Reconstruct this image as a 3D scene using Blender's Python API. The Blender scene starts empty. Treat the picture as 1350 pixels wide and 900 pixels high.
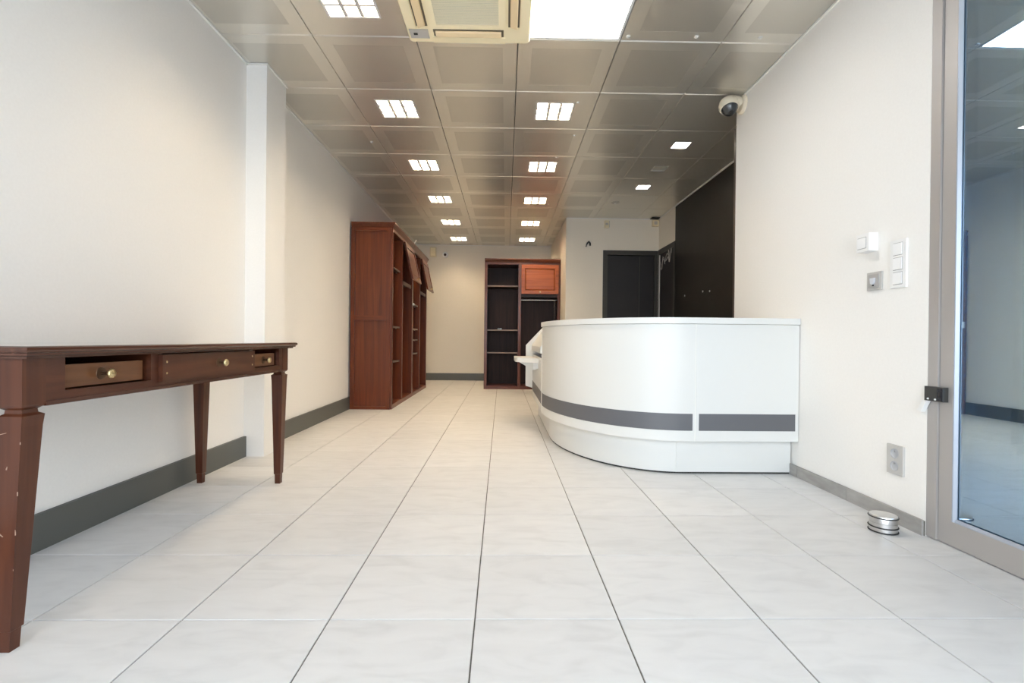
import bpy, bmesh, math, random
from mathutils import Vector, Matrix

random.seed(7)
scene = bpy.context.scene
COL = scene.collection
PI = math.pi

# ------------------------------------------------------------------ camera
HC = 2.648                                   # underside of the metal ceiling
F_PX, YAW, PITCH, ROLL, CAM_H = 639.09, 0.02145, 0.00389, -0.0104, 0.80787


def cam_matrix():
    rz = Matrix(((math.cos(YAW), -math.sin(YAW), 0), (math.sin(YAW), math.cos(YAW), 0), (0, 0, 1)))
    rx = Matrix(((1, 0, 0), (0, math.cos(PITCH), -math.sin(PITCH)), (0, math.sin(PITCH), math.cos(PITCH))))
    rr = Matrix(((math.cos(ROLL), 0, -math.sin(ROLL)), (0, 1, 0), (math.sin(ROLL), 0, math.cos(ROLL))))
    r = rr @ rx @ rz
    right, fwd, up = r[0], r[1], r[2]
    m = Matrix(((right[0], up[0], -fwd[0], 0), (right[1], up[1], -fwd[1], 0),
                (right[2], up[2], -fwd[2], CAM_H), (0, 0, 0, 1)))
    return m


cam_data = bpy.data.cameras.new('camera')
cam_data.sensor_fit = 'HORIZONTAL'
cam_data.sensor_width = 36.0
cam_data.lens = F_PX / 1350 * 36.0
cam_data.clip_start = 0.02
cam = bpy.data.objects.new('camera', cam_data)
cam.matrix_world = cam_matrix()
COL.objects.link(cam)
scene.camera = cam

# ------------------------------------------------------------------ world, daylight, exposure
SKY_STRENGTH = 3.3
LED_STRENGTH = 9.0
LOUVRE_STRENGTH = 120.0
SPOT_STRENGTH = 18.0
LEVEL_EXPOSURE = 1.25
world = bpy.data.worlds.new('overcast_sky')
scene.world = world
world.use_nodes = True
wn = world.node_tree.nodes
wn['Background'].inputs['Color'].default_value = (0.83, 0.915, 1.0, 1)
wn['Background'].inputs['Strength'].default_value = SKY_STRENGTH

portal_data = bpy.data.lights.new('shopfront_portal', 'AREA')
portal_data.shape = 'RECTANGLE'
portal_data.size, portal_data.size_y = 3.3, 2.5
portal_data.cycles.is_portal = True
portal = bpy.data.objects.new('shopfront_portal', portal_data)
portal.location = (0.03, -1.22, 1.27)
portal.rotation_euler = (PI / 2, 0, 0)        # faces into the room (+Y)
COL.objects.link(portal)

scene.view_settings.view_transform = 'Standard'
scene.view_settings.look = 'None'
scene.view_settings.gamma = 1.0
scene.view_settings.use_curve_mapping = False
scene.view_settings.exposure = LEVEL_EXPOSURE
scene.cycles.max_bounces = 10
scene.cycles.diffuse_bounces = 6
scene.cycles.use_denoising = True
scene.cycles.sample_clamp_indirect = 6.0
scene.cycles.caustics_reflective = False
scene.cycles.caustics_refractive = False

# ------------------------------------------------------------------ materials
MATS = {}


def lin(r, g, b):
    def f(c):
        c /= 255.0
        return c / 12.92 if c <= 0.04045 else ((c + 0.055) / 1.055) ** 2.4
    return (f(r), f(g), f(b), 1.0)


def mat(name, color, rough=0.5, metal=0.0, spec=0.5, coat=0.0):
    m = bpy.data.materials.new(name)
    m.use_nodes = True
    b = m.node_tree.nodes['Principled BSDF']
    b.inputs['Base Color'].default_value = tuple(color[:3]) + (1.0,)
    b.inputs['Roughness'].default_value = rough
    b.inputs['Metallic'].default_value = metal
    b.inputs['Specular IOR Level'].default_value = spec
    if coat:
        b.inputs['Coat Weight'].default_value = coat
        b.inputs['Coat Roughness'].default_value = 0.12
    MATS[name] = m
    return m


def ramp_noise(m, stops, scale=(1, 1, 1), nscale=4.0, detail=5.0, dist=0.0, bump=0.0, rnd=False, rough=None, bright=0.0):
    """colour from a stretched noise on object coordinates; rnd shifts it per object"""
    nt = m.node_tree
    n, l = nt.nodes, nt.links
    b = n['Principled BSDF']
    tc = n.new('ShaderNodeTexCoord')
    mp = n.new('ShaderNodeMapping')
    mp.inputs['Scale'].default_value = scale
    l.new(tc.outputs['Object'], mp.inputs['Vector'])
    vec = mp.outputs['Vector']
    if rnd:
        oi = n.new('ShaderNodeObjectInfo')
        ml = n.new('ShaderNodeMath')
        ml.operation = 'MULTIPLY'
        ml.inputs[1].default_value = 97.0
        l.new(oi.outputs['Random'], ml.inputs[0])
        ad = n.new('ShaderNodeVectorMath')
        ad.operation = 'ADD'
        l.new(vec, ad.inputs[0])
        l.new(ml.outputs[0], ad.inputs[1])
        vec = ad.outputs[0]
    no = n.new('ShaderNodeTexNoise')
    no.inputs['Scale'].default_value = nscale
    no.inputs['Detail'].default_value = detail
    no.inputs['Distortion'].default_value = dist
    l.new(vec, no.inputs['Vector'])
    cr = n.new('ShaderNodeValToRGB')
    els = cr.color_ramp.elements
    while len(els) < len(stops):
        els.new(0.5)
    for e, (p, c) in zip(els, stops):
        e.position = p
        e.color = tuple(c[:3]) + (1.0,)
    l.new(no.outputs['Fac'], cr.inputs['Fac'])
    out = cr.outputs['Color']
    if bright:
        mr = n.new('ShaderNodeMapRange')
        mr.inputs['To Min'].default_value = 1 - bright
        mr.inputs['To Max'].default_value = 1 + bright
        l.new(oi.outputs['Random'], mr.inputs['Value'])
        hs = n.new('ShaderNodeHueSaturation')
        l.new(mr.outputs[0], hs.inputs['Value'])
        l.new(out, hs.inputs['Color'])
        out = hs.outputs['Color']
    l.new(out, b.inputs['Base Color'])
    if bump:
        bp = n.new('ShaderNodeBump')
        bp.inputs['Strength'].default_value = bump
        bp.inputs['Distance'].default_value = 0.002
        l.new(no.outputs['Fac'], bp.inputs['Height'])
        l.new(bp.outputs[0], b.inputs['Normal'])
    return m


wall_m = mat('wall_paint', (0.80, 0.77, 0.725), 0.75, spec=0.2)
ramp_noise(wall_m, [(0.3, (0.815, 0.80, 0.77)), (0.7, (0.835, 0.82, 0.79))], nscale=90, detail=3, bump=0.08)
lampwarm_wall_m = mat('lampwarm_wall_paint', (0.80, 0.75, 0.66), 0.75, spec=0.2)  # warm lamplight on the far walls put into their paint colour
ramp_noise(lampwarm_wall_m, [(0.3, (0.79, 0.74, 0.65)), (0.7, (0.81, 0.76, 0.67))], nscale=90, detail=3, bump=0.08)
trim_m = mat('trim_white', (0.82, 0.82, 0.80), 0.4)
tile_m = mat('floor_tile', (0.6, 0.6, 0.6), 0.38, spec=0.4)
ramp_noise(tile_m, [(0.25, (0.56, 0.56, 0.56)), (0.5, (0.625, 0.625, 0.625)), (0.8, (0.665, 0.665, 0.665))],
           scale=(1.5, 4.0, 1), nscale=4.0, detail=8, dist=0.8, rnd=True, bright=0.035)
grout_m = mat('grout', (0.15, 0.14, 0.125), 0.9, spec=0.1)
skirt_m = mat('skirting_tile', (0.3, 0.29, 0.28), 0.5)
ramp_noise(skirt_m, [(0.3, (0.27, 0.26, 0.245)), (0.75, (0.40, 0.39, 0.375))], scale=(3, 1.5, 5), nscale=6, detail=6, rnd=True)
base_m = mat('baseboard_grey', lin(84, 86, 82), 0.45)
ceil_m = mat('ceiling_metal', (0.78, 0.76, 0.70), 0.30, metal=0.72)
perf_m = mat('ceiling_perforated', (0.65, 0.632, 0.58), 0.33, metal=0.7)
plenum_m = mat('plenum', (0.05, 0.05, 0.05), 0.9)
lam_m = mat('white_laminate', (0.68, 0.685, 0.665), 0.32, spec=0.45)
lam_edge_m = mat('white_laminate_edge', (0.83, 0.82, 0.77), 0.4)
band_m = mat('grey_laminate', lin(93, 94, 98), 0.45)
black_m = mat('black_board', (0.011, 0.0105, 0.009), 0.42, spec=0.17)
ramp_noise(black_m, [(0.3, (0.009, 0.0085, 0.007)), (0.7, (0.013, 0.012, 0.010))], nscale=3, detail=6)
door_m = mat('anthracite_door', (0.021, 0.020, 0.022), 0.5, spec=0.3)
doorframe_m = mat('anthracite_frame', (0.046, 0.045, 0.041), 0.5, spec=0.3)
alu_m = mat('anodised_aluminium', (0.42, 0.40, 0.385), 0.42, metal=0.35)
alu_bluelit_m = mat('glazing_bead', (0.42, 0.47, 0.55), 0.3, metal=0.5)  # aluminium bead, its blue reflected light put into the colour
lock_m = mat('lock_black', (0.035, 0.033, 0.030), 0.35)
cream_m = mat('yellowed_plastic', lin(250, 238, 203), 0.45)
cream2_m = mat('yellowed_flap', lin(238, 216, 176), 0.45)
grille_m = mat('grille_plastic', lin(226, 216, 186), 0.5)
dark_m = mat('dark_recess', (0.02, 0.019, 0.018), 0.7)
plastic_m = mat('white_plastic', (0.82, 0.82, 0.81), 0.35)
grey_pl_m = mat('grey_plastic', lin(186, 184, 180), 0.4)
offw_m = mat('offwhite_plastic', lin(226, 214, 182), 0.45)
steel_m = mat('brushed_steel', (0.62, 0.61, 0.60), 0.28, metal=1.0)
rubber_m = mat('black_rubber', (0.02, 0.02, 0.02), 0.6)
brass_m = mat('antique_brass', (0.62, 0.48, 0.24), 0.32, metal=0.9)
ramp_noise(brass_m, [(0.35, (0.32, 0.22, 0.09)), (0.6, (0.75, 0.60, 0.33))], nscale=260, detail=2, bump=0.6)
stem_m = mat('dark_bronze', (0.10, 0.055, 0.03), 0.4, metal=0.7)
dome_m = mat('camera_housing', lin(226, 216, 196), 0.4)
lens_m = mat('camera_glass', (0.03, 0.035, 0.04), 0.06, spec=0.8)
chrome_m = mat('chrome_rail', (0.62, 0.58, 0.52), 0.25, metal=1.0)
bar_m = mat('dark_metal_bar', (0.07, 0.055, 0.045), 0.3, metal=0.6)
porch_m = mat('porch_paint', (0.26, 0.33, 0.40), 0.8, spec=0.1)
scratch_m = mat('scratched_wood', (0.40, 0.27, 0.20), 0.6)


def wood(name, axis, dark, mid, light, rough=0.36, coat=0.12, gs=1.0):
    m = mat(name, mid, rough, coat=coat, spec=0.3)
    s = [26 * gs, 26 * gs, 26 * gs]
    s['XYZ'.index(axis)] = 1.3 * gs
    ramp_noise(m, [(0.28, dark), (0.5, mid), (0.75, light)], scale=tuple(s), nscale=1.0, detail=6, dist=0.8, rnd=True)
    return m


MAH = ((0.070, 0.0145, 0.0040), (0.100, 0.0215, 0.0056), (0.135, 0.031, 0.0080))
mah_x = wood('mahogany_x', 'X', *MAH)
mah_y = wood('mahogany_y', 'Y', *MAH)
mah_z = wood('mahogany_z', 'Z', *MAH)
DRK = ((0.018, 0.009, 0.008), (0.028, 0.013, 0.011), (0.040, 0.018, 0.014))
drk_z = wood('dark_wood_z', 'Z', *DRK, rough=0.6, coat=0.0)
drk_x = wood('dark_wood_x', 'X', *DRK, rough=0.5, coat=0.0)
ORG = ((0.24, 0.055, 0.011), (0.34, 0.080, 0.015), (0.42, 0.108, 0.022))
org_x = wood('orange_mahogany', 'X', *ORG)
TBL = ((0.040, 0.0115, 0.0055), (0.068, 0.020, 0.009), (0.098, 0.031, 0.014))
tbl_y = wood('table_wood_y', 'Y', *TBL, rough=0.28)
tbl_x = wood('table_wood_x', 'X', *TBL, rough=0.28)
tbl_z = wood('table_wood_z', 'Z', *TBL, rough=0.3)
TED = ((0.040, 0.015, 0.009), (0.070, 0.028, 0.017), (0.10, 0.043, 0.027))
ted_y = wood('table_edge_wood', 'Y', *TED, rough=0.25)
TDR = ((0.100, 0.038, 0.015), (0.16, 0.065, 0.027), (0.21, 0.090, 0.038))
tdr_y = wood('drawer_wood', 'Y', *TDR, rough=0.3)
gloss_y = wood('polished_top', 'Y', *TED, rough=0.10, coat=1.0)
gloss_y.node_tree.nodes['Principled BSDF'].inputs['Coat Roughness'].default_value = 0.04
board_edge_m = mat('board_edge', (0.20, 0.145, 0.115), 0.45)


def emitter(name, color, strength):
    m = bpy.data.materials.new(name)
    m.use_nodes = True
    n, l = m.node_tree.nodes, m.node_tree.links
    n.remove(n['Principled BSDF'])
    e = n.new('ShaderNodeEmission')
    e.inputs['Color'].default_value = tuple(color) + (1,)
    e.inputs['Strength'].default_value = strength
    l.new(e.outputs[0], n['Material Output'].inputs['Surface'])
    return m


led_em = emitter('led_light', (1.0, 0.985, 0.96), LED_STRENGTH)
tube_em = emitter('lamp_tube_light', (1.0, 0.77, 0.50), LOUVRE_STRENGTH)
spot_em = emitter('spot_light', (1.0, 0.88, 0.74), SPOT_STRENGTH)

film_m = bpy.data.materials.new('solar_film_glass')
film_m.use_nodes = True
_n, _l = film_m.node_tree.nodes, film_m.node_tree.links
_n.remove(_n['Principled BSDF'])
_g = _n.new('ShaderNodeBsdfGlossy')
_g.inputs['Color'].default_value = (0.62, 0.80, 0.97, 1)
_g.inputs['Roughness'].default_value = 0.0
_t = _n.new('ShaderNodeBsdfTransparent')
_t.inputs['Color'].default_value = (0.86, 0.95, 1.0, 1)
_x = _n.new('ShaderNodeMixShader')
_x.inputs['Fac'].default_value = 0.5
_l.new(_t.outputs[0], _x.inputs[1])
_l.new(_g.outputs[0], _x.inputs[2])
_l.new(_x.outputs[0], _n['Material Output'].inputs['Surface'])


# ------------------------------------------------------------------ mesh helpers
class MB:
    """collects simple solids into one mesh"""

    def __init__(self):
        self.bm = bmesh.new()
        self.mi = 0

    def face(self, vs):
        try:
            f = self.bm.faces.new(vs)
            f.material_index = self.mi
            return f
        except ValueError:
            return None

    def box(self, x0, x1, y0, y1, z0, z1):
        v = [self.bm.verts.new((x, y, z)) for z in (z0, z1) for y in (y0, y1) for x in (x0, x1)]
        for q in ((0, 2, 3, 1), (4, 5, 7, 6), (0, 1, 5, 4), (2, 6, 7, 3), (0, 4, 6, 2), (1, 3, 7, 5)):
            self.face([v[i] for i in q])
        return self

    def prism(self, poly, axis, lo, hi):
        """poly in the two other axes (in XYZ order) extruded along axis"""
        def mk(a, b, t):
            return {'X': (t, a, b), 'Y': (a, t, b), 'Z': (a, b, t)}[axis]
        A = [self.bm.verts.new(mk(a, b, lo)) for a, b in poly]
        B = [self.bm.verts.new(mk(a, b, hi)) for a, b in poly]
        self.face(A[::-1])
        self.face(B)
        n = len(poly)
        for i in range(n):
            self.face([A[i], A[(i + 1) % n], B[(i + 1) % n], B[i]])
        return self

    def loft(self, rings, cap=True):
        R = [[self.bm.verts.new(p) for p in r] for r in rings]
        n = len(R[0])
        for a, b in zip(R, R[1:]):
            for i in range(n):
                self.face([a[i], a[(i + 1) % n], b[(i + 1) % n], b[i]])
        if cap:
            self.face(R[0][::-1])
            self.face(R[-1])
        return self

    def lathe(self, prof, c, axis='Z', n=24, sign=1):
        rings = []
        for r, t in prof:
            ring = []
            for k in range(n):
                a = 2 * PI * k / n
                u, w = r * math.cos(a), r * math.sin(a)
                t2 = t * sign
                d = {'Z': (u, w, t2), 'X': (t2, u, w), 'Y': (u, t2, w)}[axis]
                ring.append((c[0] + d[0], c[1] + d[1], c[2] + d[2]))
            rings.append(ring)
        return self.loft(rings)

    def tube(self, path, r, n=8):
        pts = [Vector(p) for p in path]
        rings = []
        for i, p in enumerate(pts):
            t = (pts[min(i + 1, len(pts) - 1)] - pts[max(i - 1, 0)]).normalized()
            ref = Vector((0, 0, 1)) if abs(t.z) < 0.9 else Vector((1, 0, 0))
            a = t.cross(ref).normalized()
            b = t.cross(a)
            rings.append([tuple(p + r * (math.cos(2 * PI * k / n) * a + math.sin(2 * PI * k / n) * b)) for k in range(n)])
        return self.loft(rings)

    def strip(self, outer, inner, z0, z1):
        """wall standing on a plan path: outer and inner point lists of the same length"""
        rings = []
        for (ax, ay), (bx, by) in zip(outer, inner):
            rings.append([(ax, ay, z0), (ax, ay, z1), (bx, by, z1), (bx, by, z0)])
        return self.loft(rings)

    def build(self, name, m, parent=None, origin=None, bevel=0.0, smooth=None, segs=1):
        """vertices were given in world space when origin is set, else in local space"""
        bm = self.bm
        if bevel:
            es = [e for e in bm.edges if len(e.link_faces) == 2 and e.calc_face_angle(0) > 0.5]
            bmesh.ops.bevel(bm, geom=es, offset=bevel, segments=segs, affect='EDGES', profile=0.6, clamp_overlap=True)
        bmesh.ops.recalc_face_normals(bm, faces=bm.faces[:])
        if origin is not None:
            bmesh.ops.translate(bm, vec=-Vector(origin), verts=bm.verts[:])
        me = bpy.data.meshes.new(name)
        bm.to_mesh(me)
        bm.free()
        for mm in (m if isinstance(m, (list, tuple)) else [m]):
            me.materials.append(mm)
        if smooth is not None:
            for p in me.polygons:
                p.use_smooth = True
            me.set_sharp_from_angle(angle=smooth)
        o = bpy.data.objects.new(name, me)
        COL.objects.link(o)
        if parent is not None:
            o.parent = parent
        elif origin is not None:
            o.location = origin
        return o


def box(x0, x1, y0, y1, z0, z1):
    return MB().box(x0, x1, y0, y1, z0, z1)


def tag(o, label, cat, group=None):
    o['label'] = label
    o['category'] = cat
    if group:
        o['group'] = group
    return o


def thing(name, label, cat, loc=(0, 0, 0), rot=(0, 0, 0), group=None):
    o = bpy.data.objects.new(name, None)
    o.empty_display_size = 0.1
    COL.objects.link(o)
    o.location = loc
    o.rotation_euler = rot
    return tag(o, label, cat, group)


def struct(name, mb, m, parent=None, **k):
    o = mb.build(name, m, parent, **k)
    o['kind'] = 'structure'
    return o


def inst(name, me, loc, parent, rot=None):
    o = bpy.data.objects.new(name, me)
    COL.objects.link(o)
    o.parent = parent
    o.location = loc
    if rot:
        o.rotation_euler = rot
    return o


def copy_thing(root, loc, label, group=None):
    c = root.copy()
    COL.objects.link(c)
    c.location = loc
    c['label'] = label
    if group:
        c['group'] = group
    for ch in list(root.children):
        d = ch.copy()
        COL.objects.link(d)
        d.parent = c
        for g in list(ch.children):
            h = g.copy()
            COL.objects.link(h)
            h.parent = d
    return c


# ------------------------------------------------------------------ floor
XL, XR = -1.735, 1.79                       # faces of the two long walls
YF, YB = -1.2, 9.53                         # shopfront and back wall
XA = 2.36                                   # black wall of the alcove behind the counter
YW = 3.70                                   # end of the white right-hand wall
YP = 7.28                                   # front of the boxed-in room at the back

floor = struct('floor', box(-1.85, 3.35, -1.3, 9.65, -0.12, -0.004), grout_m)
FS, FX0, FY0 = 0.41684, -0.9025, 1.3973
g = 0.0021
tmb = MB()
ring = lambda d, z: [(d, d, z), (FS - d, d, z), (FS - d, FS - d, z), (d, FS - d, z)]
tmb.loft([ring(g, -0.0045), ring(g, -0.0008), ring(g + 0.0008, 0.0)])
proto = tmb.build('floor_tile', tile_m, floor)
proto.location = (FX0 - 2 * FS, FY0 - 6 * FS, 0)
tile_mesh = proto.data
for j in range(-6, 20):
    y = FY0 + j * FS
    for i in range(-2, 8):
        if i == -2 and j == -6:
            continue
        if i == 7 and not (YW - 0.45 < y < YP):
            continue
        if y > YP + 0.2 and i > 4:
            continue
        inst('floor_tile', tile_mesh, (FX0 + i * FS, y, 0), floor)

# ------------------------------------------------------------------ walls
struct('wall_left', box(XL - 0.12, XL, YF - 0.1, YB + 0.12, 0, HC), wall_m)
struct('pillar', box(XL, -1.600, 3.31, 3.60, 0, HC), wall_m)
struct('wall_back', box(XL, 0.955, YB, YB + 0.12, 0, HC), lampwarm_wall_m)
struct('wall_right', box(XR, XR + 0.12, 1.998, YW, 0, HC), wall_m)
struct('wall_right_front', box(XR, XR + 0.12, YF - 0.1, 0.98, 0, HC), wall_m)
struct('wall_right_lintel', box(XR, XR + 0.12, 0.98, 1.998, 2.46, HC), wall_m)
struct('wall_alcove_near', box(XR + 0.12, XA, YW - 0.12, YW, 0, HC), wall_m)
struct('wall_alcove_black', box(XA - 0.012, XA + 0.10, YW, 6.555, 0, HC), black_m)
struct('wall_alcove_far', box(XA, XA + 0.12, 6.555, YP, 0, HC), lampwarm_wall_m)
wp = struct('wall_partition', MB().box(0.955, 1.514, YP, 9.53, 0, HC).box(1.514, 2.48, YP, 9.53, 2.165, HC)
            .box(1.514, 2.48, YP + 0.10, 9.53, 0, 2.165), lampwarm_wall_m)
struct('wall_front_header', box(XL, XR, YF - 0.1, YF, 2.52, HC), wall_m)
# shopfront behind the camera: aluminium frame round the open daylight
sf = struct('window_1', MB().box(XL, XL + 0.07, YF - 0.09, YF - 0.02, 0, 2.52).box(XR - 0.07, XR, YF - 0.09, YF - 0.02, 0, 2.52)
            .box(XL + 0.07, XR - 0.07, YF - 0.09, YF - 0.02, 2.45, 2.52).box(-0.03, 0.03, YF - 0.09, YF - 0.02, 0, 2.45), alu_m)
struct('pavement', box(-8, 8, -9, -1.3, -0.14, -0.02), mat('paving', (0.38, 0.37, 0.36), 0.9))

# entrance passage behind the tinted glass
struct('wall_entrance_end', box(XR + 0.12, 3.25, 2.40, 2.52, 0, 2.62), porch_m)
struct('wall_entrance_side', box(3.25, 3.35, -1.25, 2.52, 0, 2.62), porch_m)
struct('ceiling_entrance', box(XR + 0.12, 3.25, -1.25, 2.40, 2.52, 2.60), porch_m)
struct('floor_entrance', box(XR + 0.12, 3.25, -1.25, 2.40, -0.003, 0.0), mat('entrance_floor', (0.22, 0.24, 0.25), 0.5))
struct('trim_1', box(2.585, 2.665, 2.37, 2.40, 0, 2.5), alu_m)

# white angle trim where the walls meet the ceiling
struct('trim_2', MB().box(XL, XL + 0.012, YF, 3.308, HC - 0.010, HC - 0.001).box(XL, -1.590, 3.298, 3.309, HC - 0.010, HC - 0.001)
       .box(-1.600, -1.590, 3.309, 3.602, HC - 0.010, HC - 0.001).box(XL, -1.590, 3.602, 3.612, HC - 0.010, HC - 0.001)
       .box(XL, XL + 0.012, 3.612, YB, HC - 0.010, HC - 0.001), trim_m)
struct('trim_3', box(XR - 0.012, XR, YF, YW, HC - 0.010, HC - 0.001), trim_m)
struct('trim_4', MB().box(XL, 0.955, YB - 0.012, YB, HC - 0.010, HC - 0.001).box(0.955, XA, YP - 0.012, YP, HC - 0.010, HC - 0.001)
       .box(XA - 0.024, XA - 0.012, YW, YP - 0.012, HC - 0.010, HC - 0.001), trim_m)

# baseboards
struct('baseboard_left', MB().box(XL, XL + 0.018, YF, 3.309, 0, 0.138).box(XL, XL + 0.018, 3.602, YB - 0.018, 0, 0.138), base_m, bevel=0.003)
struct('baseboard_back', box(XL, 0.95, YB - 0.018, YB, 0, 0.138), base_m, bevel=0.003)
bs = struct('baseboard_right', box(XR - 0.004, XR, 1.999, YW, 0, 0.062), grout_m)
yy = 2.002
sk = None
for y1 in (2.449, 2.866, 3.283, 3.70):
    box(XR - 0.013, XR - 0.004, yy, y1 - 0.0025, 0.0, 0.066).build('skirting_tile', skirt_m, bs, bevel=0.0015)
    yy = y1

# ------------------------------------------------------------------ ceiling of metal tiles
ceil = MB()
ceil.box(-1.9, 2.6, -1.35, 9.75, 2.80, 2.84)
ceil.box(-1.9, -1.857, -1.35, 9.75, HC, 2.80).box(2.56, 2.6, -1.35, 9.75, HC, 2.80)
ceil.box(-1.857, 2.56, -1.35, -1.31, HC, 2.80).box(-1.857, 2.56, 9.71, 9.75, HC, 2.80)
ceiling = struct('ceiling', ceil, plenum_m)
CS, CX0, CY0, CTH = 0.627, -1.1728, 2.9826, -0.00893
cg = 0.0028


def cpos(i, j):
    return (CX0 + CS * (i * math.cos(CTH) - j * math.sin(CTH)), CY0 + CS * (i * math.sin(CTH) + j * math.cos(CTH)))


def cloc(u, v, z=HC):
    x, y = cpos(u, v)
    return (x, y, z)


def ceil_tile_mesh(kind, x0=0.0, x1=CS):
    b = MB()
    W, T = CS - cg, 0.030
    a0, a1 = x0 + 0.0016, x1 - 0.0016

    def rr(u0, u1, v0, v1, z):
        return [(u0, v0, z), (u1, v0, z), (u1, v1, z), (u0, v1, z)]
    rings = [rr(a0, a1, cg, W, T), rr(a0, a1, cg, W, 0.007), rr(a0 + 0.002, a1 - 0.002, cg + 0.007, W - 0.002, 0.0)]
    if kind == 'plain':
        b.loft(rings)
    elif kind == 'perforated':
        m = 0.094
        u0, u1 = max(a0 + 0.02, m) if x0 == 0 else a0 + 0.02, CS - m if x1 == CS else a1 - 0.02
        i0 = rr(u0, u1, m, CS - m, 0.0)
        b.loft(rings + [i0], cap=False)
        b.mi = 1
        q = rr(u0 + 0.0003, u1 - 0.0003, m + 0.0003, CS - m - 0.0003, 0.0004)
        b.loft([i0, q], cap=False)
        b.face([b.bm.verts.new(p) for p in q])
        bmesh.ops.remove_doubles(b.bm, verts=b.bm.verts[:], dist=1e-5)
    else:
        h = kind / 2
        c = CS / 2
        i0 = rr(c - h, c + h, c - h, c + h, 0.0)
        i1 = rr(c - h, c + h, c - h, c + h, T)
        b.loft(rings + [i0, i1], cap=False)
    o = b.build('ceiling_tile', [ceil_m, perf_m], ceiling)
    me = o.data
    bpy.data.objects.remove(o)
    return me


T_PERF, T_PLAIN = ceil_tile_mesh('perforated'), ceil_tile_mesh('plain')
T_LOUV, T_SPOT = ceil_tile_mesh(0.306), ceil_tile_mesh(0.158)
LOUVRES = [(0, -1), (0, 1), (0, 3), (0, 5), (0, 7), (0, 9), (2, 1), (2, 3), (2, 5), (2, 7), (2, 9)]
SPOTS = [(4, 2), (4, 3), (4, 4)]
for j in range(-7, 11):
    for i in range(-1, 6):
        if (i, j) == (2, -1):
            continue                                      # the big LED panel sits here
        x, y = cpos(i, j)
        if i == 5 and y < 3.2:
            continue
        if (i, j) in LOUVRES:
            me = T_LOUV
        elif (i, j) in SPOTS:
            me = T_SPOT
        elif i >= 4 and j >= 1:
            me = T_PLAIN
        else:
            me = T_PERF
        inst('ceiling_tile', me, (x, y, HC), ceiling, (0, 0, CTH))

# ------------------------------------------------------------------ louvred lamps
blade_m = mat('louvre_blade', (0.50, 0.49, 0.49), 0.35)


def make_louvre(label, loc):
    t = thing('louvre_light', label, 'ceiling light', loc, (0, 0, CTH), 'square louvred ceiling lights')
    H = 0.150
    fr = MB()
    for s in (-1, 1):
        fr.box(min(s * H, s * (H - 0.012)), max(s * H, s * (H - 0.012)), -H, H, -0.0015, 0.075)
        fr.box(-H + 0.012, H - 0.012, min(s * H, s * (H - 0.012)), max(s * H, s * (H - 0.012)), -0.0015, 0.075)
    fr.build('frame', plastic_m, t)
    box(-H + 0.012, H - 0.012, -H + 0.012, H - 0.012, 0.073, 0.079).build('reflector', plastic_m, t)
    for k in (-0.088, 0.0, 0.088):
        MB().lathe([(0.0001, -0.13), (0.013, -0.13), (0.013, 0.13), (0.0001, 0.13)], (0, k, 0.054), 'X', 10).build('lamp_tube', tube_em, t, smooth=0.7)
    for k in (-0.046, 0.046):
        MB().prism([(k - 0.0105, 0.001), (k + 0.0105, 0.001), (k + 0.0105, 0.006), (k + 0.003, 0.046), (k - 0.003, 0.046), (k - 0.0105, 0.006)], 'Y', -H + 0.012, H - 0.012).build('louvre_blade', blade_m, t)
        MB().prism([(k - 0.0085, 0.001), (k + 0.0085, 0.001), (k + 0.0085, 0.006), (k + 0.003, 0.046), (k - 0.003, 0.046), (k - 0.0085, 0.006)], 'X', -H + 0.012, H - 0.012).build('louvre_blade', blade_m, t)
    return t


ORD = ['first', 'second', 'third', 'fourth', 'fifth', 'sixth']
lv = None
na = nb = 0
for (i, j) in LOUVRES:
    if i == 0:
        lab = '%s square louvred light, counted from the shopfront, of the row nearer the white pillar' % ORD[na]
        na += 1
    else:
        lab = '%s square louvred light, counted from the shopfront, in line behind the big LED panel' % ORD[nb]
        nb += 1
    loc = cloc(i + 0.5, j + 0.5)
    if lv is None:
        lv = make_louvre(lab, loc)
    else:
        copy_thing(lv, loc, lab)

# spot lights in the plain tiles over the counter
for n, (i, j) in enumerate(SPOTS):
    lab = ['lit square recessed spotlight over the counter, the larger and nearer to the dome camera',
           'unlit square recessed spotlight with grey glass between two lit spotlights',
           'lit square recessed spotlight over the counter nearest the small back-room door'][n]
    t = thing('recessed_spotlight', lab, 'spotlight', cloc(i + 0.5, j + 0.5), (0, 0, CTH), 'recessed spotlights over the counter')
    h = 0.078
    fr = MB()
    for s in (-1, 1):
        fr.box(min(s * h, s * (h - 0.008)), max(s * h, s * (h - 0.008)), -h, h, -0.002, 0.05)
        fr.box(-h + 0.008, h - 0.008, min(s * h, s * (h - 0.008)), max(s * h, s * (h - 0.008)), -0.002, 0.05)
    fr.build('frame', grey_pl_m if n == 1 else plastic_m, t)
    o = box(-h + 0.008, h - 0.008, -h + 0.008, h - 0.008, 0.006, 0.012).build('diffuser', mat('grey_glass', lin(176, 176, 168), 0.2) if n == 1 else spot_em, t)

t = thing('round_ceiling_sensor', 'small round grey sensor on the ceiling beyond the square spotlights', 'sensor', (1.49, 6.42, HC))
MB().lathe([(0.0001, 0), (0.055, 0), (0.055, -0.006), (0.03, -0.014), (0.0001, -0.014)], (0, 0, -0.001), 'Z', 20).build('rim', grey_pl_m, t, smooth=0.6)
MB().lathe([(0.0001, -0.014), (0.018, -0.014), (0.012, -0.026), (0.0001, -0.028)], (0, 0, -0.001), 'Z', 14).build('sensor_dome', plastic_m, t, smooth=0.9)

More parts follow.
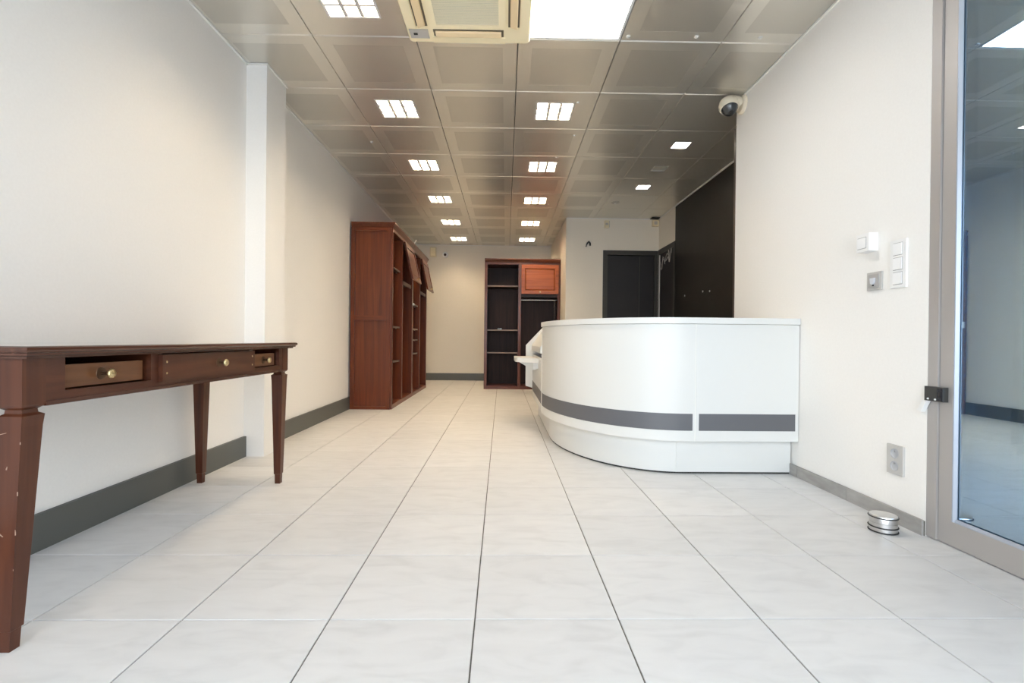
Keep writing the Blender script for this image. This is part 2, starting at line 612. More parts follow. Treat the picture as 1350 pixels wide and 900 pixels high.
# big LED panel
t = thing('led_panel', 'large square white LED panel shining beside the air conditioner', 'ceiling light', cloc(2.5, -0.5), (0, 0, CTH))
h = CS / 2 - 0.004
fr = MB()
for s in (-1, 1):
    fr.box(min(s * h, s * (h - 0.014)), max(s * h, s * (h - 0.014)), -h, h, -0.001, 0.03)
    fr.box(-h + 0.014, h - 0.014, min(s * h, s * (h - 0.014)), max(s * h, s * (h - 0.014)), -0.001, 0.03)
fr.build('frame', plastic_m, t)
box(-h + 0.014, h - 0.014, -h + 0.014, h - 0.014, 0.003, 0.03).build('diffuser', led_em, t)

# ------------------------------------------------------------------ air conditioner cassette
t = thing('air_conditioner', 'yellowed cream ceiling cassette air conditioner with slatted intake grille', 'air conditioner', (-0.214, 2.590, 2.646), (0, 0, CTH))
P = 0.361
pan = MB()
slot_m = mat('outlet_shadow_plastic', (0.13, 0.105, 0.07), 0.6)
outline = []
for cx, cy, a0 in ((P - .02, P - .02, 0), (-P + .02, P - .02, 90), (-P + .02, -P + .02, 180), (P - .02, -P + .02, 270)):
    for k in range(5):
        a = math.radians(a0 + k * 22.5)
        outline.append((cx + .02 * math.cos(a), cy + .02 * math.sin(a)))
pan.loft([[(x, y, 0.0) for x, y in outline], [(x, y, -0.034) for x, y in outline],
          [(x * 0.985, y * 0.985, -0.044) for x, y in outline]])
pan.build('panel', cream_m, t, smooth=0.5)
for k in range(4):                                            # outlet slot, flap and cheek on every side
    R = Matrix.Rotation(k * PI / 2, 4, 'Z')
    s = box(-0.205, 0.205, 0.232, 0.296, -0.0455, -0.040).build('outlet_slot', slot_m, t)
    s.rotation_euler = (0, 0, k * PI / 2)
    f = MB()
    f.prism([(0.243, -0.047), (0.246, -0.056), (0.282, -0.068 if k % 2 else -0.060), (0.285, -0.062 if k % 2 else -0.054), (0.262, -0.046)], 'X', -0.192, 0.192)
    f = f.build('flap', cream2_m, s, bevel=0.002)
    c = box(-0.215, 0.215, 0.299, 0.352, -0.0505, -0.044).build('outlet_cover', cream_m, t, bevel=0.003)
    c.rotation_euler = (0, 0, k * PI / 2)
fr = MB()
G, I = 0.215, 0.178
for s in (-1, 1):
    fr.box(min(s * G, s * I), max(s * G, s * I), -G, G, -0.056, -0.044)
    fr.box(-I, I, min(s * G, s * I), max(s * G, s * I), -0.056, -0.044)
gf = fr.build('grille_frame', cream_m, t, bevel=0.003)
box(-I, I, -I, I, -0.0462, -0.0445).build('filter', mat('filter_dark', lin(120, 112, 92), 0.8), t)  # darker sheet behind the grille slats
sl = MB()
ns = 26
for k in range(ns):
    y = -I + (k + 0.5) * 2 * I / ns
    sl.prism([(y - 0.0040, -0.050), (y + 0.0010, -0.055), (y + 0.0030, -0.054), (y - 0.0020, -0.049)], 'X', -I, I)
sl.build('grille_slats', grille_m, t)
cp = box(-0.345, -0.235, 0.236, 0.318, -0.047, -0.044).build('receiver_plate', grey_pl_m, t, bevel=0.002)
box(-0.323, -0.300, 0.268, 0.285, -0.049, -0.0472).build('receiver_window', dark_m, cp)

# ------------------------------------------------------------------ dome camera on the wall end
t = thing('dome_camera', 'white dome security camera on the wall corner under the ceiling', 'camera', (XR, 3.60, 2.572))
MB().lathe([(0.0001, 0), (0.068, 0), (0.068, -0.012), (0.058, -0.024), (0.0001, -0.026)], (0, 0, 0.012), 'X', 28).build('wall_plate', dome_m, t, smooth=0.6)
bk = MB().tube([(-0.020, 0, 0.016), (-0.05, -0.002, 0.034), (-0.085, -0.006, 0.036)], 0.040, 18).build('arm', dome_m, t, smooth=0.7)
c = Vector((-0.112, -0.01, -0.004))
prof = [(0.0001, 0.070), (0.024, 0.067), (0.045, 0.056), (0.062, 0.038), (0.070, 0.014), (0.071, -0.010), (0.066, -0.024)]
dh = MB().lathe(prof, (0, 0, 0), 'Z', 30).build('housing', dome_m, t, smooth=0.8)
dh.location = c
dh.rotation_euler = (math.radians(-22), 0, 0)
prof = [(0.060, -0.020), (0.060, -0.030), (0.052, -0.048), (0.036, -0.066), (0.016, -0.077), (0.0001, -0.080)]
gl = MB().lathe(prof, (0, 0, 0), 'Z', 28).build('dome_glass', lens_m, dh, smooth=0.9)
rg = MB().lathe([(0.060, -0.018), (0.067, -0.020), (0.066, -0.028), (0.061, -0.030)], (0, 0, 0), 'Z', 28).build('trim_ring', dome_m, dh, smooth=0.5)
ln = MB().lathe([(0.0001, -0.070), (0.017, -0.071), (0.017, -0.083), (0.012, -0.085), (0.011, -0.080), (0.0001, -0.080)], (0, -0.012, 0), 'Z', 16).build('lens_barrel', rubber_m, dh, smooth=0.5)

# dark bar closing the end of the white wall
t = tag(box(1.792, 1.836, YW + 0.003, YW + 0.036, 0.0, 2.46).build('metal_bar', bar_m, None, origin=(1.82, 3.72, 0), bevel=0.012, segs=3, smooth=0.6),
        'tall dark metal bar closing the end of the white wall beside the black wall', 'bar')

# ------------------------------------------------------------------ ceiling clips
def clip(u, v, label, rnd=False):
    if rnd:
        o = MB().lathe([(0.0001, -0.006), (0.010, -0.006), (0.012, 0.0), (0.0001, 0.0)], (0, 0, 0), 'Z', 14).build('ceiling_plug', plastic_m)
    else:
        b = MB()
        for s in (-1, 1):
            b.box(min(s * .010, s * .005), max(s * .010, s * .005), -.010, .010, -.006, 0)
            b.box(-.005, .005, min(s * .010, s * .005), max(s * .010, s * .005), -.006, 0)
        o = b.build('ceiling_clip', plastic_m)
    o.location = (u, v, HC - 0.0005)
    tag(o, label, 'plug' if rnd else 'clip', 'white plugs in the ceiling' if rnd else 'square clips on the ceiling')


clip(0.746, 2.924, 'square white ceiling clip at the corner of the LED panel')
clip(1.156, 2.908, 'square white ceiling clip, middle one of the three in a line')
clip(1.541, 2.901, 'square white ceiling clip closest to the white wall with switches')
clip(0.572, 3.748, 'round white plug touching the louvred light behind the LED panel', True)
clip(0.633, 4.353, 'round white plug alone in a perforated tile between two louvred lights', True)
clip(0.536, 4.884, 'round white plug just before the second louvred light behind the LED panel', True)
clip(0.615, 6.565, 'round white plug at the third louvred light behind the LED panel', True)
clip(-1.238, 4.583, 'round pale plug in the perforated tile over the wall beyond the pillar', True)

# ------------------------------------------------------------------ glazed aluminium door in the right wall
dr = struct('door_1', MB().box(XR + 0.001, XR + 0.055, 1.952, 1.9975, 0.004, 2.455).box(XR + 0.010, XR + 0.055, 1.892, 1.9505, 0.004, 2.455)
            .box(XR + 0.010, XR + 0.055, 0.984, 1.08, 0.004, 2.455)
            .box(XR + 0.010, XR + 0.055, 1.08, 1.892, 0.004, 0.100).box(XR + 0.010, XR + 0.055, 1.08, 1.892, 2.36, 2.455), alu_m, bevel=0.0015)
bead = MB()
bead.prism([(XR + 0.011, 1.8925), (XR + 0.0225, 1.8925), (XR + 0.0225, 1.879), (XR + 0.0195, 1.879), (XR + 0.011, 1.888)], 'Z', 0.100, 2.36)
bead.prism([(XR + 0.011, 1.080), (XR + 0.0195, 1.080), (XR + 0.0195, 1.096), (XR + 0.0165, 1.096), (XR + 0.011, 1.084)], 'Z', 0.100, 2.36)
bead.prism([(XR + 0.011, 0.100), (XR + 0.0195, 0.100), (XR + 0.0195, 0.114), (XR + 0.0165, 0.114), (XR + 0.011, 0.104)], 'Y', 1.096, 1.879)
bead.prism([(XR + 0.011, 2.36), (XR + 0.0195, 2.36), (XR + 0.0195, 2.346), (XR + 0.0165, 2.346), (XR + 0.011, 2.356)], 'Y', 1.096, 1.879)
bead.build('glazing_bead', alu_bluelit_m, dr)
for dx in (0.0, 0.026):                       # double glazing, the sash standing very slightly ajar
    p = box(-0.0015, 0.0015, -0.404, 0.404, 0.102, 2.358).build('pane', film_m, dr)
    p.location = (XR + 0.0250 + dx, 1.486, 0)
    p.rotation_euler = (0, 0, -0.004)
lk = box(XR - 0.014, XR + 0.010, 1.912, 1.996, 0.573, 0.632).build('lock_case', lock_m, dr, bevel=0.003)
box(XR - 0.0155, XR - 0.014, 1.9145, 1.936, 0.578, 0.627).build('lock_plate', mat('lock_blue_black', (0.015, 0.015, 0.022), 0.2), lk)
box(XR - 0.017, XR - 0.0154, 1.921, 1.929, 0.590, 0.612).build('keyhole', dark_m, lk)
for y in (1.978, 1.945):
    MB().lathe([(0.0001, 0.0), (0.0042, 0.0), (0.0034, -0.003), (0.0001, -0.004)], (XR - 0.014, y, 0.581), 'X', 12).build('screw', plastic_m, lk, smooth=0.6)
tag(MB().prism([(1.978, 0.572), (1.996, 0.572), (2.024, 0.527), (2.004, 0.522)], 'X', XR - 0.022, XR - 0.002)
    .build('plastic_hook', plastic_m, None, origin=(XR - 0.015, 1.99, 0.55), bevel=0.004, segs=2),
    'small white plastic hook hanging under the black lock of the glass door', 'hook')

# ------------------------------------------------------------------ switches and sockets on the right wall
gap_m = mat('switch_gap', (0.30, 0.30, 0.30), 0.6)
t = thing('surface_switch', 'white surface-mounted box switch standing out from the wall above the grey plate', 'switch', (XR, 2.315, 1.293))
box(-0.046, 0, -0.040, 0.040, -0.043, 0.043).build('switch_box', plastic_m, t, bevel=0.003, segs=2)
box(-0.0463, -0.046, -0.0245, 0.0325, -0.0285, 0.0265).build('rocker_gap', gap_m, t)
box(-0.0485, -0.0463, -0.022, 0.030, -0.026, 0.024).build('rocker', mat('rocker_white', (0.86, 0.86, 0.86), 0.3), t, bevel=0.001)
t = thing('key_switch', 'grey switch plate with pale key barrel below the white surface box', 'switch', (XR, 2.286, 1.106))
box(-0.010, 0, -0.044, 0.044, -0.043, 0.043).build('cover_plate', grey_pl_m, t, bevel=0.004, segs=2)
box(-0.0135, -0.010, -0.033, 0.033, -0.032, 0.032).build('insert', mat('insert_grey', lin(168, 166, 163), 0.4), t, bevel=0.001)
MB().prism([(-0.014, 0.014), (0.014, 0.014), (0.011, -0.010), (0.004, -0.017), (-0.004, -0.017), (-0.011, -0.010)], 'X', -0.021, -0.0135).build('key_barrel', mat('pale_blue_plastic', lin(205, 208, 214), 0.35), t, bevel=0.002)
box(-0.016, -0.0135, -0.005, 0.005, -0.024, -0.017).build('indicator', dark_m, t)
t = thing('triple_switch', 'tall white triple light switch nearest to the glass door', 'switch', (XR, 2.148, 1.168))
box(-0.009, 0, -0.044, 0.044, -0.108, 0.108).build('cover_plate', plastic_m, t, bevel=0.004, segs=2)
for z in (-0.066, 0.0, 0.066):
    box(-0.0093, -0.009, -0.026, 0.026, z - 0.0285, z + 0.0285).build('rocker_gap', gap_m, t)
    box(-0.0125, -0.0093, -0.024, 0.024, z - 0.026, z + 0.026).build('rocker', MATS['rocker_white'], t, bevel=0.002)
t = thing('wall_socket', 'grey double wall socket low on the wall above the door stopper', 'socket', (XR, 2.150, 0.284))
box(-0.010, 0, -0.044, 0.044, -0.066, 0.066).build('cover_plate', grey_pl_m, t, bevel=0.004, segs=2)
for z in (-0.028, 0.028):
    o = MB().lathe([(0.021, 0), (0.0225, -0.001), (0.021, -0.002), (0.019, 0.0), (0.018, 0.0065), (0.0001, 0.0072)], (-0.0105, 0, z), 'X', 22).build('socket_well', mat('well_grey', lin(172, 174, 178), 0.4), t, smooth=0.6)
    MB().lathe([(0.0001, 0), (0.0024, 0), (0.0024, -0.009), (0.0001, -0.010)], (-0.0032 - 0.001, 0, z + 0.010), 'X', 8).build('earth_pin', steel_m, o)
    for dy in (-0.0085, 0.0085):
        MB().lathe([(0.0001, 0), (0.003, 0), (0.003, -0.0012), (0.0001, -0.0012)], (-0.0034 - 0.0005, dy, z - 0.003), 'X', 8).build('pin_hole', dark_m, o)
t = thing('pillar_socket', 'small white socket on the white pillar behind the far table leg', 'socket', (-1.600, 3.45, 0.385))
box(0, 0.012, -0.036, 0.036, -0.045, 0.045).build('cover_plate', plastic_m, t, bevel=0.003)
box(0.012, 0.014, -0.018, 0.018, -0.020, 0.020).build('insert', grey_pl_m, t)

# ------------------------------------------------------------------ door stopper
t = thing('door_stopper', 'round brushed steel door stopper with black rubber rings on the floor', 'door stopper', (1.655, 2.055, 0))
MB().lathe([(0.0001, 0.004), (0.051, 0.004), (0.051, 0.040), (0.049, 0.0405), (0.049, 0.042), (0.0515, 0.0425), (0.0515, 0.066), (0.050, 0.070), (0.0485, 0.0712), (0.0001, 0.0725)],
           (0, 0, 0), 'Z', 40).build('body', steel_m, t, smooth=0.5)
for z in (0.003, 0.0225, 0.0635):
    MB().lathe([(0.050, z - 0.003), (0.0545, z - 0.002), (0.0555, z), (0.0545, z + 0.002), (0.050, z + 0.003)], (0, 0, 0), 'Z', 40).build('rubber_ring', rubber_m, t, smooth=0.8)

# ------------------------------------------------------------------ reception counter
CO = (1.10, 3.55, 0)
t = thing('reception_counter', 'white curved reception counter with a grey band standing against the white wall', 'counter', CO)
EX, EY, RX, RY, FYC = 1.12, 4.0, 0.785, 1.13, 2.87
XE = 1.786


def cpath(d, x_from=None, x_to_curve=True, a0=0.0, a1=90.0, n=28):
    """plan path offset outwards by d; from the wall end along the front, then round the curve"""
    pts = []
    if x_from is not None:
        pts.append((x_from, FYC - d))
    for k in range(n + 1):
        a = math.radians(a0 + (a1 - a0) * k / n)
        pts.append((EX - (RX + d) * math.sin(a), EY - (RY + d) * math.cos(a)))
    return pts


def cstrip(d, th, z0, z1, **k):
    return MB().strip(cpath(d, **k), cpath(d - th, **k), z0, z1)


W = dict(origin=CO, smooth=0.5)
box(1.1588, 1.1627, FYC + 0.0012, FYC + 0.02, 0.212, 0.912).build('edge_strip', lam_edge_m, t, origin=CO)
fp = box(1.163, XE, FYC, FYC + 0.02, 0.212, 0.912).build('front_panel', lam_m, t, origin=CO, bevel=0.0015)
cp = cstrip(0, 0.02, 0.212, 0.912, x_from=1.1585).build('curved_panel', lam_m, t, **W)
sp = box(0.335, 0.355, 4.006, 5.20, 0.212, 0.655).build('side_panel', lam_m, t, origin=CO, bevel=0.0015)
box(1.183, XE - 0.020, FYC - 0.0015, FYC, 0.275, 0.376).build('band', band_m, fp, origin=CO)
cstrip(0.0015, 0.0016, 0.275, 0.376, x_from=1.145, a1=88.4).build('band', band_m, cp, **W)
box(0.3335, 0.335, 4.022, 5.196, 0.275, 0.376).build('band', band_m, sp, origin=CO)
box(0.3325, 0.352, 3.999, 4.0055, 0.212, 0.906).build('edge_strip', lam_edge_m, t, origin=CO)
box(1.0745, XE - 0.004, FYC + 0.07, FYC + 0.09, 0.010, 0.2115).build('plinth', lam_m, t, origin=CO, bevel=0.001)
cstrip(-0.07, 0.02, 0.010, 0.2115, x_from=1.0735, a0=3.5).build('plinth', lam_m, t, **W)
box(0.405, 0.425, 4.002, 5.20, 0.010, 0.2115).build('plinth', lam_m, t, origin=CO, bevel=0.001)
MB().strip(cpath(-0.074, x_from=XE - 0.004) + [(0.409, 5.19)], cpath(-0.09, x_from=XE - 0.004) + [(0.425, 5.19)], 0.0, 0.0098).build('shadow_gap_strip', dark_m, t, origin=CO)  # dark strip painted in as the shadow gap under the plinth
MB().strip(cpath(0.0, x_from=XE), cpath(-0.09, x_from=XE), 0.2117, 0.2119).build('underside', lam_m, t, origin=CO)
cstrip(0.010, 0.43, 0.914, 0.951, x_from=XE).build('counter_top', lam_m, t, origin=CO, bevel=0.003, smooth=0.5)
cstrip(-0.021, 0.62, 0.70, 0.73, x_from=XE).build('worktop', lam_m, t, origin=CO, bevel=0.002, smooth=0.5)
box(XE - 0.03, XE, FYC + 0.095, 3.42, 0.0, 0.699).build('end_support', lam_m, t, origin=CO)
# lower side section: sloping writing front, bag shelf and cheek
MB().prism([(0.322, 0.695), (0.322, 0.748), (0.445, 0.925), (0.465, 0.925), (0.348, 0.735), (0.348, 0.695)], 'Y', 4.008, 5.198).build('sloped_front', lam_m, t, origin=CO)
box(0.445, 0.90, 4.008, 5.198, 0.926, 0.945).build('side_top', lam_m, t, origin=CO, bevel=0.002)
box(0.40, 0.42, 4.008, 5.198, 0.655, 0.770).build('recess_back', mah_y, t, origin=CO)
MB().prism([(0.262, 0.750), (0.445, 0.945), (0.90, 0.945), (0.90, 0.0), (0.405, 0.0), (0.405, 0.21), (0.330, 0.295), (0.262, 0.315)], 'Y', 5.20, 5.225).build('end_cheek', lam_m, t, origin=CO, bevel=0.0015)
bsf = MB().prism([(0.335, 4.35), (0.335, 4.98), (0.150, 4.98), (0.128, 4.955), (0.128, 4.60), (0.150, 4.52)], 'Z', 0.600, 0.640).build('bag_shelf', lam_m, t, origin=CO, bevel=0.004)
MB().prism([(0.160, 0.5995), (0.3345, 0.5995), (0.3345, 0.520), (0.300, 0.520)], 'Y', 4.64, 4.70).build('shelf_bracket', lam_m, t, origin=CO, bevel=0.002)
MB().box(0.290, 0.3345, 4.40, 4.43, 0.545, 0.5995).build('shelf_bracket', lam_m, t, origin=CO, bevel=0.002)

# ------------------------------------------------------------------ wooden wardrobes
def raised_door(b, w, h, th):
    """frame of a flap door hanging from its top edge (x 0..w, z 0..-h, front at y=0)"""
    s = 0.058
    b.box(0, s, 0, th, -h, 0).box(w - s, w, 0, th, -h, 0)
    b.box(s, w - s, 0, th, -s, 0).box(s, w - s, 0, th, -h, -h + s)


def wardrobe(label, loc, rotz, w, narrow, shelves, flap, door_mats, wide_shelf=True, side_frame=False):
    t = thing('wardrobe', label, 'wardrobe', loc, (0, 0, rotz), 'open mahogany wardrobes')
    D, H, B = 0.450, 2.062, 0.022
    zf, wd = door_mats
    for k, x in enumerate((0, w - B)):
        sp = box(x, x + B, 0, D, 0, H).build('side_panel', mah_z, t, bevel=0.001)
        if side_frame and k == 0:
            for y0, y1 in ((-0.001, 0.046), (D - 0.046, D)):
                box(-0.018, 0, y0, y1, 0, H).build('side_stile', mah_z, sp, bevel=0.002)
            for z0, z1 in ((0, 0.036), (1.010, 1.066), (2.026, H)):
                box(-0.018, 0, 0.046, D - 0.046, z0, z1).build('side_rail', mah_y, sp, bevel=0.002)
    box(narrow - B / 2, narrow + B / 2, 0.004, D - 0.012, 0.052, H - 0.03).build('divider', mah_z, t)
    box(B, w - B, D - 0.012, D, 0, H).build('back_panel', drk_z, t)
    box(B, w - B, 0.0, D - 0.012, H - 0.030, H).build('top_panel', mah_x, t)
    box(B, w - B, 0.012, D - 0.012, 0.030, 0.052).build('bottom_panel', mah_x, t)
    box(B, w - B, 0.0, 0.012, 0.0, 0.050).build('plinth', mah_x, t)
    # front frame of stiles
    box(0, 0.046, -0.016, 0, 0, H).build('stile', mah_z, t, bevel=0.002)
    box(w - 0.046, w, -0.016, 0, 0, H).build('stile', mah_z, t, bevel=0.002)
    box(narrow - 0.024, narrow + 0.024, -0.016, 0.004, 0.05, H - 0.03).build('stile', mah_z, t, bevel=0.002)
    box(0.046, w - 0.046, -0.016, 0, H - 0.034, H).build('rail', mah_x, t, bevel=0.002)
    box(0.046, w - 0.046, -0.016, 0, 0, 0.050).build('rail', mah_x, t, bevel=0.002)
    e = 1.9 if side_frame else 0.0
    co = MB()
    co.loft([[(0.001, -0.018, H), (w - 0.001, -0.018, H), (w - 0.001, D, H), (0.001, D, H)],
             *[[(e * k, -f, H + z), (w - 0.001, -f, H + z), (w - 0.001, D, H + z), (e * k, D, H + z)]
               for k, f, z in ((-0.004, 0.024, 0.012), (-0.010, 0.040, 0.040), (-0.012, 0.045, 0.044), (-0.012, 0.045, 0.060))]])
    co.build('cornice', mah_x, t)
    for z in shelves:
        s = box(B, narrow - B / 2, 0.020, D - 0.014, z - 0.019, z).build('shelf', drk_x, t)
        box(B, narrow - B / 2, 0.016, 0.020, z - 0.020, z).build('shelf_edge', board_edge_m, s)
        for x in (B + 0.004, narrow - B / 2 - 0.010):
            MB().lathe([(0.0001, 0), (0.004, 0), (0.004, 0.02), (0.0001, 0.02)], (x + 0.003, 0.05, z - 0.024), 'Y', 8).build('shelf_peg', steel_m, s)
    x0, x1 = narrow + 0.026, w - 0.034
    zt = 2.026
    s = box(narrow + B / 2, w - B, 0.020, D - 0.014, 1.520, 1.540).build('shelf', drk_x, t)
    box(narrow + B / 2, w - B, 0.0, 0.020, 1.500, 1.542).build('shelf_edge', board_edge_m if flap else drk_x, s)
    dw, dh = x1 - x0, 0.474
    db = MB()
    raised_door(db, dw, dh, 0.021)
    d = db.build('flap_door', zf, t, bevel=0.003)
    d.location = (x0, -0.038, zt)
    d.rotation_euler = (math.radians(-flap), 0, 0)
    rp = MB()
    a, b2 = 0.058, 0.078
    rp.loft([[(a, 0.018, -a), (dw - a, 0.018, -a), (dw - a, 0.018, -dh + a), (a, 0.018, -dh + a)],
             [(a, 0.013, -a), (dw - a, 0.013, -a), (dw - a, 0.013, -dh + a), (a, 0.013, -dh + a)],
             [(b2, 0.006, -b2), (dw - b2, 0.006, -b2), (dw - b2, 0.006, -dh + b2), (b2, 0.006, -dh + b2)]])
    rp.build('door_panel', wd, d)
    MB().lathe([(0.0001, 0), (0.006, 0), (0.005, 0.010), (0.013, 0.016), (0.014, 0.022), (0.008, 0.027), (0.0001, 0.028)], (dw / 2, 0, -dh + 0.032), 'Y', 16, -1).build('knob', brass_m, d, smooth=0.8)
    MB().lathe([(0.0001, 0), (0.011, 0), (0.011, w - B - narrow - B / 2), (0.0001, w - B - narrow - B / 2)], (narrow + B / 2, 0.16, 1.470), 'X', 14).build('hanging_rail', chrome_m, t, smooth=0.7)
    if not flap:
        MB().tube([(w - 0.075, 0.17, 1.462), (w - 0.075, 0.17, 1.0)], 0.006, 8).build('rail_support', chrome_m, t)
    return t


wa = wardrobe('mahogany wardrobe with framed side panel and tilted-open flap door, closer to the pillar', (-1.262, 5.538, 0), PI / 2,
         1.254, 0.567, (0.540, 0.954, 1.648), 13, (mah_x, mah_x), side_frame=True)
wardrobe('mahogany wardrobe with open flap door standing between its twin and the back wall', (-1.262, 6.795, 0), PI / 2,
         1.262, 0.605, (0.597, 0.798, 0.955, 1.308), 12, (mah_x, mah_x))
wardrobe('dark wardrobe facing the shopfront with one closed orange-brown flap door', (-0.285, 7.905, 0), 0,
         1.236, 0.572, (0.600, 0.971, 1.690), 0, (org_x, org_x))
tag(MB().tube([(-1.235, 6.79, 2.128), (-1.222, 6.80, 2.15), (-1.205, 6.80, 2.185)], 0.006, 8).build('white_cable', plastic_m, None, origin=(-1.23, 6.79, 2.125)),
    'short white cable sticking up where the two mahogany wardrobes meet', 'cable')
MB().lathe([(0.0001, 0), (0.010, -0.004), (0.016, -0.014), (0.012, -0.024), (0.0001, -0.028)], (1.240, -0.016, 1.285), 'Y', 14).build('knob', plastic_m, wa, smooth=0.9)['label'] = 'round white knob'
t = thing('remote_box', 'small pale blue plastic clip lying on the shelf of the dark wardrobe', 'clip', (-0.03, 7.96, 0.971))
box(-0.035, 0.030, -0.02, 0.02, 0.0, 0.020).build('body', mat('pale_blue', lin(170, 190, 196), 0.4), t, bevel=0.003)
box(-0.028, -0.004, -0.0206, -0.0200, 0.005, 0.015).build('window', dark_m, t)

# ------------------------------------------------------------------ writing table
TR = -0.006
TO = (-1.440, 1.992, 0)
t = thing('writing_table', 'dark wooden writing table with three drawers and tapered legs by the white wall', 'table', TO, (0, 0, TR))
# local: x -0.265 (wall side) .. 0.275 (room side), y -0.775 .. 0.785
X0, X1, Y0, Y1 = -0.272, 0.280, -0.775, 0.783
top = MB()


def rr(d, z):
    return [(X0 + d, Y0 + d, z), (X1 - d, Y0 + d, z), (X1 - d, Y1 - d, z), (X0 + d, Y1 - d, z)]


top.loft([rr(0.018, 0.7475), rr(0.018, 0.7525), rr(0.008, 0.7555), rr(0.008, 0.7605), rr(0.003, 0.7640), rr(0.0, 0.7690), rr(0.001, 0.7755), rr(0.006, 0.7785), rr(0.012, 0.7790)])
tt = top.build('tabletop', [ted_y, gloss_y], t)
tt.data.polygons[-1].material_index = 1
AX1 = 0.236                                   # room-side apron face
FA, RA = -0.232, 0.232
# legs
LT, LB = 0.032, 0.0155                        # half widths


def leg(cx, cy, fx, fy):
    def sq(h, z, ox=0.0, oy=0.0):
        k = max(0.0, 1 - z / 0.6)
        ox, oy = fx * k, fy * k
        return [(cx + ox - h, cy + oy - h, z), (cx + ox + h, cy + oy - h, z), (cx + ox + h, cy + oy + h, z), (cx + ox - h, cy + oy + h, z)]
    b = MB()
    b.loft([sq(LB - 0.002, 0.0, 0, 0), sq(LB - 0.001, 0.052, 0, 0), sq(LB + 0.002, 0.054, 0, 0),
            sq(LT - 0.003, 0.572, 0, 0), sq(LT - 0.001, 0.600, 0, 0), sq(LT - 0.010, 0.606), sq(LT - 0.011, 0.615), sq(LT - 0.002, 0.622), sq(LT, 0.628), sq(LT, 0.7472)])
    return b


LX = (-0.220, 0.206)
LY = (-0.712, 0.722)
for cx in LX:
    for cy in LY:
        lean = (-0.0165, -0.0115) if cx > 0 and cy < 0 else (0, 0)
        lg = leg(cx, cy, *lean).build('leg', tbl_z, t, bevel=0.0012)
        if cx > 0 and cy < 0:
            sc = MB()
            for (dx, z, l, r) in ((-0.018, 0.556, 0.012, 0.25), (-0.002, 0.47, 0.004, 1.3), (-0.020, 0.235, 0.004, 0.6), (-0.012, 0.30, 0.006, -0.7), (-0.021, 0.18, 0.010, -1.0)):
                hw = (LB + (LT - LB) * (z / 0.60))
                yy = cy - hw + 0.0002 - 0.0115 * (1 - z / 0.6)
                dx -= 0.0165 * (1 - z / 0.6)
                ca, sa = math.cos(r), math.sin(r)
                p = [(-l, -0.0008), (l, -0.0005), (l, 0.0005), (-l, 0.0010)]
                sc.prism([(cx + dx + a * ca - b * sa, z + a * sa + b * ca) for a, b in p], 'Y', yy - 0.0012, yy + 0.001)
            for (z, l) in ((0.40, 0.010), (0.30, 0.014), (0.21, 0.006), (0.16, 0.022), (0.10, 0.012), (0.075, 0.006), (0.53, 0.006), (0.69, 0.02)):
                hw = (LB + (LT - LB) * min(1, z / 0.60))
                q = max(0.0, 1 - z / 0.6)
                ex, ey = cx - 0.0165 * q, cy - 0.0115 * q
                sc.box(ex + hw - 0.0018, ex + hw - 0.0003, ey - hw + 0.0003, ey - hw + 0.0018, z, z + l)
            sc.build('scratch_marks', scratch_m, lg)
# aprons
b = MB()
YA, YZ = LY[0] + LT, LY[1] - LT               # between the legs along the front
# opening limits on the front (local y)
S0, S1, C0, C1, R0, R1 = -0.622, -0.295, -0.262, 0.366, 0.380, 0.652
fa = MB()
xf, xb = AX1, AX1 - 0.020
fa.box(xb, xf, YA, S0, 0.632, 0.7470)
fa.box(xb, xf, S1, C0 + 0.02, 0.655, 0.7470)
fa.box(xb, xf, C1 - 0.02, R0, 0.655, 0.7470)
fa.box(xb, xf, R1, YZ, 0.632, 0.7470)
fa.box(xb, xf, S0, R1, 0.632, 0.655)
fa.build('front_apron', tbl_y, t, bevel=0.0012)
box(xb - 0.01, xf + 0.003, YA, YZ, 0.620, 0.6318).build('apron_bead', ted_y, t, bevel=0.003)
box(LX[0] - LT + 0.006, LX[0] - LT + 0.026, YA, YZ, 0.625, 0.747).build('back_apron', tbl_y, t)
for y in (LY[0] - LT + 0.008, LY[1] + LT - 0.028):
    box(LX[0] + LT + 0.001, LX[1] - LT - 0.001, y, y + 0.020, 0.632, 0.747).build('end_apron', tbl_x, t)
    box(LX[0] + LT + 0.001, LX[1] - LT - 0.001, y - 0.002, y + 0.022, 0.620, 0.6318).build('end_bead', ted_y, t)
box(LX[0] + 0.01, xb, S1 + 0.006, S1 + 0.02, 0.656, 0.747).build('drawer_runner', tbl_x, t)
box(LX[0] + 0.01, xb, C1 - 0.01, C1 + 0.006, 0.656, 0.747).build('drawer_runner', tbl_x, t)
box(LX[0] + 0.01, xb, YA, YZ, 0.6325, 0.640).build('dust_board', drk_x, t)


def knob(parent, y, x, z, r=0.0165, st=0.030):
    MB().lathe([(0.0001, 0), (0.019, 0), (0.018, 0.0015), (0.0001, 0.002)], (x, y, z), 'X', 18).build('knob_rose', stem_m, parent, smooth=0.6)
    MB().lathe([(0.0001, 0), (0.006, 0.001), (0.0045, st * 0.5), (0.006, st), (0.0001, st)], (x, y, z), 'X', 12).build('knob_stem', stem_m, parent, smooth=0.8)
    MB().lathe([(0.0001, st - 0.001), (0.009, st), (r, st + 0.006), (r, st + 0.009), (r * 0.72, st + 0.014), (0.0001, st + 0.016)], (x, y, z), 'X', 20).build('knob', brass_m, parent, smooth=0.8)


